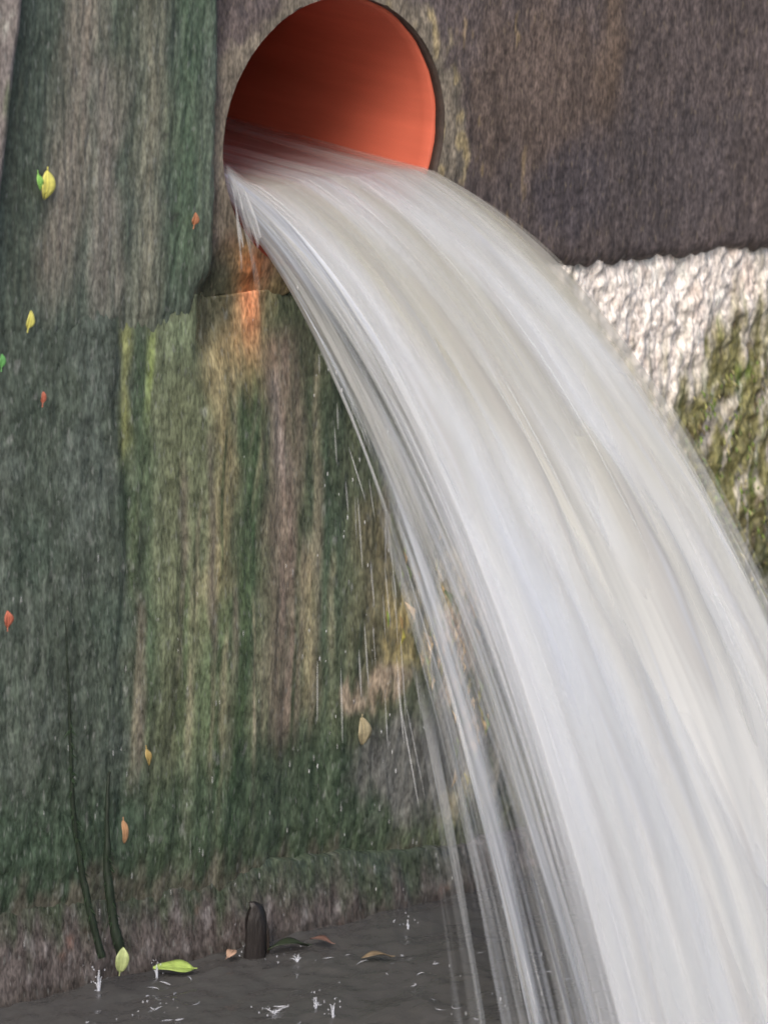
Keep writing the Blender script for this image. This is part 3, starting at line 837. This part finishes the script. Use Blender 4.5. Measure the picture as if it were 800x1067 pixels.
# ------------------------------------------------------------------ drips and dribbles
def falling(x0, y0, z0, vy, sx, t0, t1, n_=14):
    t = np.linspace(t0, t1, n_)
    return np.stack([x0 + sx * t, y0 - vy * t, z0 - 4.9 * t * t], -1)
def drip_part(specs, seed):
    rg = np.random.default_rng(seed)
    P_, r_ = [], []
    for (x0, y0, z0, vy, sx, t0, t1, rr) in specs:
        P_.append(falling(x0, y0, z0, vy, sx, t0, t1))
        r_.append(np.sin(np.linspace(0.05, np.pi - 0.05, 14)) ** 0.6 * rr)
    o = obj('falling_streaks', *tubes(P_, r_), M_drip, jet)
    o['kind'] = 'stuff'
    return o
rg = np.random.default_rng(5)
sp_ = [(rg.uniform(-0.05, 0.07), -0.02, 0.74, rg.uniform(0.1, 0.6), rg.normal(0, 0.05), a0, a0 + rg.uniform(0.012, 0.035), rg.uniform(0.0005, 0.0014)) for a0 in rg.uniform(0.03, 0.30, 90)]
drip_part(sp_, 1)
sp_ = [(rg.uniform(0.0, 0.12), -0.02, 0.74, rg.uniform(1.0, 1.6), rg.normal(-0.05, 0.06), a0, a0 + rg.uniform(0.012, 0.035), rg.uniform(0.0006, 0.0018)) for a0 in rg.uniform(0.20, 0.34, 120)]
drip_part(sp_, 2)
# ------------------------------------------------------------------ leaves
def leaf_mesh(L_, W_, bend, notch=0.0, seed=0):
    nl, nw = 12, 5
    V, Fc = [], []
    for i in range(nl + 1):
        s = i / nl
        half = W_ / 2 * (math.sin(math.pi * min(1, s * 0.97 + 0.02)) ** 0.75) * (1.15 - 0.35 * s) * (1 + 0.10 * math.sin(7 * s + 2.3 * seed))
        for j in range(nw):
            q = (j / (nw - 1) - 0.5) * 2
            y_ = s * L_ - (notch * L_ * max(0, s - 0.7) / 0.3 * (1 - abs(q)))
            z_ = bend * L_ * math.sin(s * math.pi) + abs(q) * half * 0.25 + 0.02 * L_ * math.sin(7 * s + seed + q * 2)
            V.append((q * half, y_ - L_ / 2, z_))
    for i in range(nl):
        for j in range(nw - 1):
            Fc.append((i * nw + j, i * nw + j + 1, (i + 1) * nw + j + 1, (i + 1) * nw + j))
    return V, Fc

def leaf(label, loc, rot, L_, W_, c, bend=0.12, notch=0.0, seed=0, group=None):
    t = thing('leaf', label, 'leaf', loc, group)
    t.rotation_euler = rot
    c = tuple(dull(np.array(c), 0.25))
    mt = plain_mat('leaf_tissue', c, 0.45, 0.3, (120, 120, 120), 0.4, bump=0.3)
    V, Fc = leaf_mesh(L_, W_, bend, notch, seed)
    o = obj('blade', V, Fc, mt, t)
    md = o.modifiers.new('thick', 'SOLIDIFY'); md.thickness = 0.0006
    yv = np.linspace(-L_ / 2 - 0.004, L_ * 0.40, 8)
    zz = bend * L_ * np.sin((yv / L_ + 0.5).clip(0, 1) * np.pi) + 0.0006
    obj('midrib', *tubes([np.stack([0 * yv, yv, zz], -1)], [np.linspace(0.0007, 0.0003, 8)]), plain_mat('leaf_rib', tuple(np.array(c) * 1.15), 0.5, 0.1), t)
    return t

def wall_leaf(label, px, py, y, L_, W_, c, tilt=0, **k):
    x_, z_ = wall_xz(px, py, y)
    return leaf(label, (x_, y, z_), (math.radians(90), math.radians(tilt), 0), L_, W_, c, **k)

wall_leaf('bright yellow leaf stuck high on the green left pier', 48, 193, -0.028, 0.030, 0.017, lin(214, 208, 40), 186, notch=0.25, seed=1)
wall_leaf('narrow lime green leaf tucked against the bright yellow leaf on the pier', 41, 190, -0.031, 0.018, 0.007, lin(120, 190, 50), 170, seed=2)
wall_leaf('small yellow leaf caught on the crack at far left', 31, 333, -0.036, 0.019, 0.010, lin(206, 200, 44), 12, seed=3)
wall_leaf('tiny bright green leaf at the left edge below the crack', 2, 376, -0.042, 0.014, 0.008, lin(84, 170, 70), 4, seed=4)
wall_leaf('tiny orange leaf on the green strip just left of the pipe', 203, 228, -0.028, 0.013, 0.009, lin(176, 106, 56), 10, seed=5)
wall_leaf('small reddish orange leaf on the dark slab below the crack', 45, 414, -0.042, 0.012, 0.007, lin(186, 92, 58), 5, seed=6)
wall_leaf('orange leaf low on the dark slab at the left edge', 8, 645, -0.052, 0.018, 0.011, lin(190, 92, 56), 0, seed=7)
wall_leaf('thin yellow leaf hanging on the lower streaked wall', 154, 789, -0.060, 0.020, 0.007, lin(166, 140, 60), 168, seed=8)
wall_leaf('curled tan leaf caught beside the thicker mossy stem', 129, 867, -0.064, 0.026, 0.009, lin(176, 128, 80), 176, seed=9)
wall_leaf('pale tan pointed leaf on the dark wet wall under the stream', 377, 762, -0.050, 0.032, 0.018, lin(170, 156, 116), 178, seed=10)

def pool_leaf(label, px, py, L_, W_, c, yaw, tilt=(0, 0), dz=0.006, **k):
    x_, y_ = pool_xy(px, py)
    return leaf(label, (x_, min(y_, -0.062), dz), (math.radians(tilt[0]), math.radians(tilt[1]), math.radians(yaw)), L_, W_, c, **k)
pool_leaf('lime green leaf floating on the dark pool', 176, 1014, 0.044, 0.022, lin(150, 180, 48), 62, (4, -14), 0.008, bend=0.03, seed=11)
x_, z_ = wall_xz(127, 1000, -0.105)
leaf('pale green leaf standing upright at the foot of the mossy stem', (x_, -0.105, max(z_, 0.012)), (math.radians(84), 0.15, -0.5), 0.027, 0.015, lin(150, 166, 92), seed=12)
pool_leaf('small pinkish tan leaf floating near the wall', 226, 994, 0.022, 0.010, lin(176, 138, 112), -60, (4, 6), 0.008, seed=13)
pool_leaf('brown leaf floating in the pool under the stream', 392, 1004, 0.034, 0.014, lin(128, 108, 78), 70, (3, 5), 0.007, seed=14)
pool_leaf('dull reddish leaf floating beside the dark wet patch of pool', 334, 987, 0.026, 0.014, lin(112, 78, 66), 30, (3, 5), 0.007, seed=15)
pool_leaf('dark green leaf half sunk near the wooden peg', 300, 992, 0.05, 0.018, lin(46, 60, 38), 80, (3, 5), 0.005, seed=16)

# ------------------------------------------------------------------ mossy stems at the waterline
M_stem = plain_mat('mossy_stem', lin(27, 38, 27), 0.6, 0.5, (160, 160, 60), 0.4, bump=0.6)
M_twig = plain_mat('stem_moss_tufts', lin(34, 52, 32), 0.7, 0.4, (200, 200, 200), 0.3)
def stem(label, pts, r0, r1, seed):
    q = np.array([[*wall_xz(a, b_, y_)[:1], y_, wall_xz(a, b_, y_)[1]] for a, b_, y_ in pts])
    d = np.concatenate([[0], np.cumsum(np.linalg.norm(np.diff(q, axis=0), axis=1))])
    s = np.linspace(0, d[-1], 60)
    P_ = np.stack([np.interp(s, d, q[:, i]) for i in range(3)], -1)
    ker = np.ones(9) / 9
    Pp = np.pad(P_, ((4, 4), (0, 0)), 'edge')
    P_ = np.stack([np.convolve(Pp[:, i], ker, 'valid') for i in range(3)], -1)
    P_ += 0.0012 * np.stack([fbm(s * 40, 0 * s, 2, seed), fbm(s * 40, 0 * s, 2, seed + 1), 0 * s], -1)
    rad_ = np.linspace(r0, r1, 60) * (1 + 0.3 * fbm(s * 50, 0 * s, 2, seed + 2))
    base = P_[-1].copy()
    t = thing('mossy_stem', label, 'stem', tuple(base), 'stems rising from the pool')
    V, Fc = tubes([P_ - base], [rad_], 8)
    obj('stalk', V, Fc, M_stem, t)
    pp, rr = [], []
    rg_ = np.random.default_rng(seed)
    for i in range(70):
        k = rg_.integers(18, 58); a = rg_.uniform(0, 6.28)
        d0 = np.array([math.cos(a), -abs(math.sin(a)), -0.9])
        ln = rg_.uniform(0.004, 0.010)
        pp.append(np.linspace(0, 1, 4)[:, None] * d0 * ln + P_[k] - base); rr.append(np.array([1, .9, .6, .1]) * rg_.uniform(0.0006, 0.0014))
    o = obj('moss_tuft', *tubes(pp, rr), M_twig, t); o['kind'] = 'stuff'
    return t
stem('thin dark curved stem running up the green slab, left of its pair', [(68, 640, -0.05), (73, 740, -0.058), (76, 850, -0.064), (86, 910, -0.07), (97, 962, -0.08), (108, 1004, -0.088)], 0.0006, 0.0046, 301)
stem('thicker moss-covered stem rising from the pool, right of its pair', [(114, 800, -0.058), (112, 850, -0.066), (112, 910, -0.072), (118, 960, -0.08), (129, 1002, -0.088)], 0.0016, 0.0066, 305)

# ------------------------------------------------------------------ dark wooden peg
x_, z_ = wall_xz(266, 945, -0.06)
peg = thing('wooden_peg', 'short dark rotten wooden peg with pointed top standing against the footing', 'peg', (x_, -0.062, -0.03))
na = 14
rows = []
for k, (h, s_) in enumerate([(0, 1), (0.03, 1.05), (0.055, 1.0), (0.070, 0.95), (0.078, 0.8), (0.086, 0.55), (0.092, 0.3), (0.093, 0.01)]):
    a = np.linspace(0, 2 * np.pi, na, endpoint=False)
    rr = 0.0140 * s_ * (1 + 0.45 * noise2(np.cos(a) * 2, np.sin(a) * 2 + h * 10, 310))
    rows.append(np.stack([rr * np.cos(a) + (-0.006 if k > 5 else 0), rr * 0.7 * np.sin(a), 0 * a + h], -1))
obj('stake', np.stack(rows, 1).reshape(-1, 3), grid_faces(na, len(rows), True), plain_mat('rotten_wood', lin(32, 28, 28), 0.5, 0.5, (200, 200, 30), bump=0.8), peg)
o = obj('split_side', np.stack(rows, 1).reshape(-1, 3) * np.array([.45, .5, 0.72]) + np.array([0.014, 0.002, 0]), grid_faces(na, len(rows), True), plain_mat('split_wood', lin(70, 60, 54), 0.5, 0.5, (200, 200, 30), bump=0.8), peg)

# ------------------------------------------------------------------ splashes on the pool
def splash(label, px, py, h, wd, n_, seed):
    rg_ = np.random.default_rng(seed)
    x_, y_ = pool_xy(px, py)
    y_ = min(y_, -0.058)
    P_, r_ = [], []
    for i in range(n_):
        a = rg_.uniform(0, 6.28); hh = 0.7 * h * rg_.uniform(0.25, 1) ** 1.5; o_ = wd * rg_.uniform(0.1, 1) ** 2
        s = np.linspace(0, 1, 9)
        P_.append(np.stack([np.cos(a) * o_ * s, np.sin(a) * o_ * s * 0.6, hh * (2.2 * s - 1.35 * s * s) / 0.9], -1))
        r_.append((0.0016 * (1 - s) ** 0.8 + 0.0003) * rg_.uniform(0.5, 1.1) * (0.5 + h * 12))
    V1, F1 = tubes(P_, r_, 6)
    t = thing('splash', label, 'splash', (x_, y_, 0.0), 'small splashes on the pool')
    obj('crown', V1, F1, M_splash, t)
    dp = [np.array([rg_.normal(0, wd), rg_.normal(0, wd * .5), abs(rg_.normal(0.3, 0.5)) * h + 0.003]) for _ in range(10)]
    o = obj('droplet_spray', *drops(dp, rg_.uniform(0.0004, 0.0011, 10), 1.6), M_splash, t); o['kind'] = 'stuff'
splash('tall white splash at the far left of the pool by the wall', 68, 1016, 0.034, 0.012, 12, 1)
splash('small splash just right of the upright pale leaf', 146, 1010, 0.024, 0.006, 7, 2)
splash('splash on the pool in front of the wooden peg', 310, 1003, 0.014, 0.016, 10, 3)
splash('splash with two jets at the bottom edge, left of the bigger one', 329, 1052, 0.022, 0.005, 6, 4)
splash('bright splash standing at the bottom edge of the pool', 347, 1060, 0.022, 0.006, 8, 5)
splash('low splash against the wall left of the wooden peg', 238, 988, 0.018, 0.008, 8, 6)
splash('flat scattered splash near the bottom, under the floating green leaf', 160, 1054, 0.006, 0.026, 12, 7)
splash('little splash under the stream near the floating brown leaf', 425, 968, 0.016, 0.010, 8, 8)
splash('faint flat splash at the bottom edge under the wooden peg', 285, 1056, 0.006, 0.020, 10, 9)

foam = thing('foam_and_glints', 'pale curls of foam and painted ripple glints on the dark pool below the wall', 'foam')  # pale tubes stand for foam and for ripple highlights on the water
foam['kind'] = 'stuff'
P_, r_ = [], []
rg_ = np.random.default_rng(91)
for i in range(60):
    px, py = rg_.uniform(0, 640), rg_.uniform(990, 1070)
    x_, y_ = pool_xy(px, py)
    if y_ > -0.07:
        continue
    n_ = 10; a0 = rg_.uniform(0, 6.28); ln = rg_.uniform(0.004, 0.018); cv = rg_.normal(0, 1.6)
    ang = a0 + np.linspace(0, cv, n_)
    xx = x_ + np.cumsum(np.cos(ang)) * ln / n_ * 1.6; yy = y_ + np.cumsum(np.sin(ang)) * ln / n_
    zz = 0.007 * fbm(xx * 13, yy * 17, 3, 31) + 0.0018 * fbm(xx * 45, yy * 60, 2, 12) + 0.0012
    P_.append(np.stack([xx, yy, zz], -1)); r_.append(np.sin(np.linspace(0.1, 3.04, n_)) * rg_.uniform(0.0004, 0.0013))
o = obj('foam_glint_curl', *tubes(P_, r_), M_splash, foam); o['kind'] = 'stuff'

# ------------------------------------------------------------------ moss hanging on the broken render, plants by the stream
def tufts(name, label, cat, region, n_, cols, size, seed, y0=0.0):
    rg_ = np.random.default_rng(seed)
    V, Fc, C = [], [], []
    k = 0
    tries = 0
    while k < n_ and tries < n_ * 20:
        tries += 1
        px, py = region(rg_)
        x_, z_ = wall_xz(px, py, y0)
        yy = float(low_y(np.array([[x_]]), np.array([[z_]]))[0, 0])
        if fbm(np.array([x_ * 34.]), np.array([z_ * 10.]), 3, 154)[0] > 0.12:
            continue
        L_ = rg_.uniform(*size); W_ = L_ * rg_.uniform(0.15, 0.3)
        a = rg_.normal(0, 0.22)
        dx, dz = math.sin(a), -math.cos(a)
        out = rg_.uniform(0.15, 0.6) * L_
        p0 = np.array([x_, yy + 0.001, z_]); p1 = p0 + np.array([dx * L_ * .5, -out, dz * L_ * .4]); p2 = p0 + np.array([dx * L_, -out * .8, dz * L_])
        s_ = np.array([dz, 0, -dx]) * W_ / 2
        V += [p0, p1 + s_ + [0, .001, 0], p1 + [0, -.0012, 0], p1 - s_ + [0, .001, 0], p2]
        b0 = 5 * k
        Fc += [(b0, b0 + 1, b0 + 2), (b0, b0 + 2, b0 + 3), (b0 + 1, b0 + 4, b0 + 2), (b0 + 2, b0 + 4, b0 + 3)]
        c = cols[rg_.integers(0, len(cols))] * rg_.uniform(0.6, 1.3)
        C += [c] * 5
        k += 1
    o = obj(name, np.array(V), np.array(Fc), M_tuft, None, True, np.array(C))
    tag(o, label, cat, kind='stuff')
    return o
M_tuft = surface_mat('moss_leaf', (90, 90, 90), 0.25, (0.5, 0.8), 0.1, 0.001)
def reg_moss(r):
    while True:
        px, py = r.uniform(650, 850), r.uniform(345, 640)
        top = np.interp(px, [640, 690, 720, 770, 850], [440, 440, 415, 362, 345])
        if py > top + abs(r.normal(0, 18)):
            return px, py
tufts('wall_moss', 'olive green moss hanging on the pale broken wall right of the stream', 'moss', reg_moss, 700,
      [lin(136, 136, 78), lin(118, 142, 62), lin(104, 94, 66), lin(160, 152, 108), lin(88, 100, 56)], (0.005, 0.014), 11)
def reg_pl(r):
    c = [(440, 655), (470, 690), (485, 640), (460, 600), (500, 720), (410, 600), (480, 750)][r.integers(0, 7)]
    return c[0] + r.normal(0, 9), c[1] + r.normal(0, 24)
tufts('wall_plants', 'yellow-green tufts of moss and tan dead leaves beside the lower edge of the stream', 'moss', reg_pl, 130,
      [lin(150, 142, 70), lin(120, 140, 60), lin(190, 160, 112), lin(70, 84, 40), lin(206, 176, 136)], (0.010, 0.026), 12)
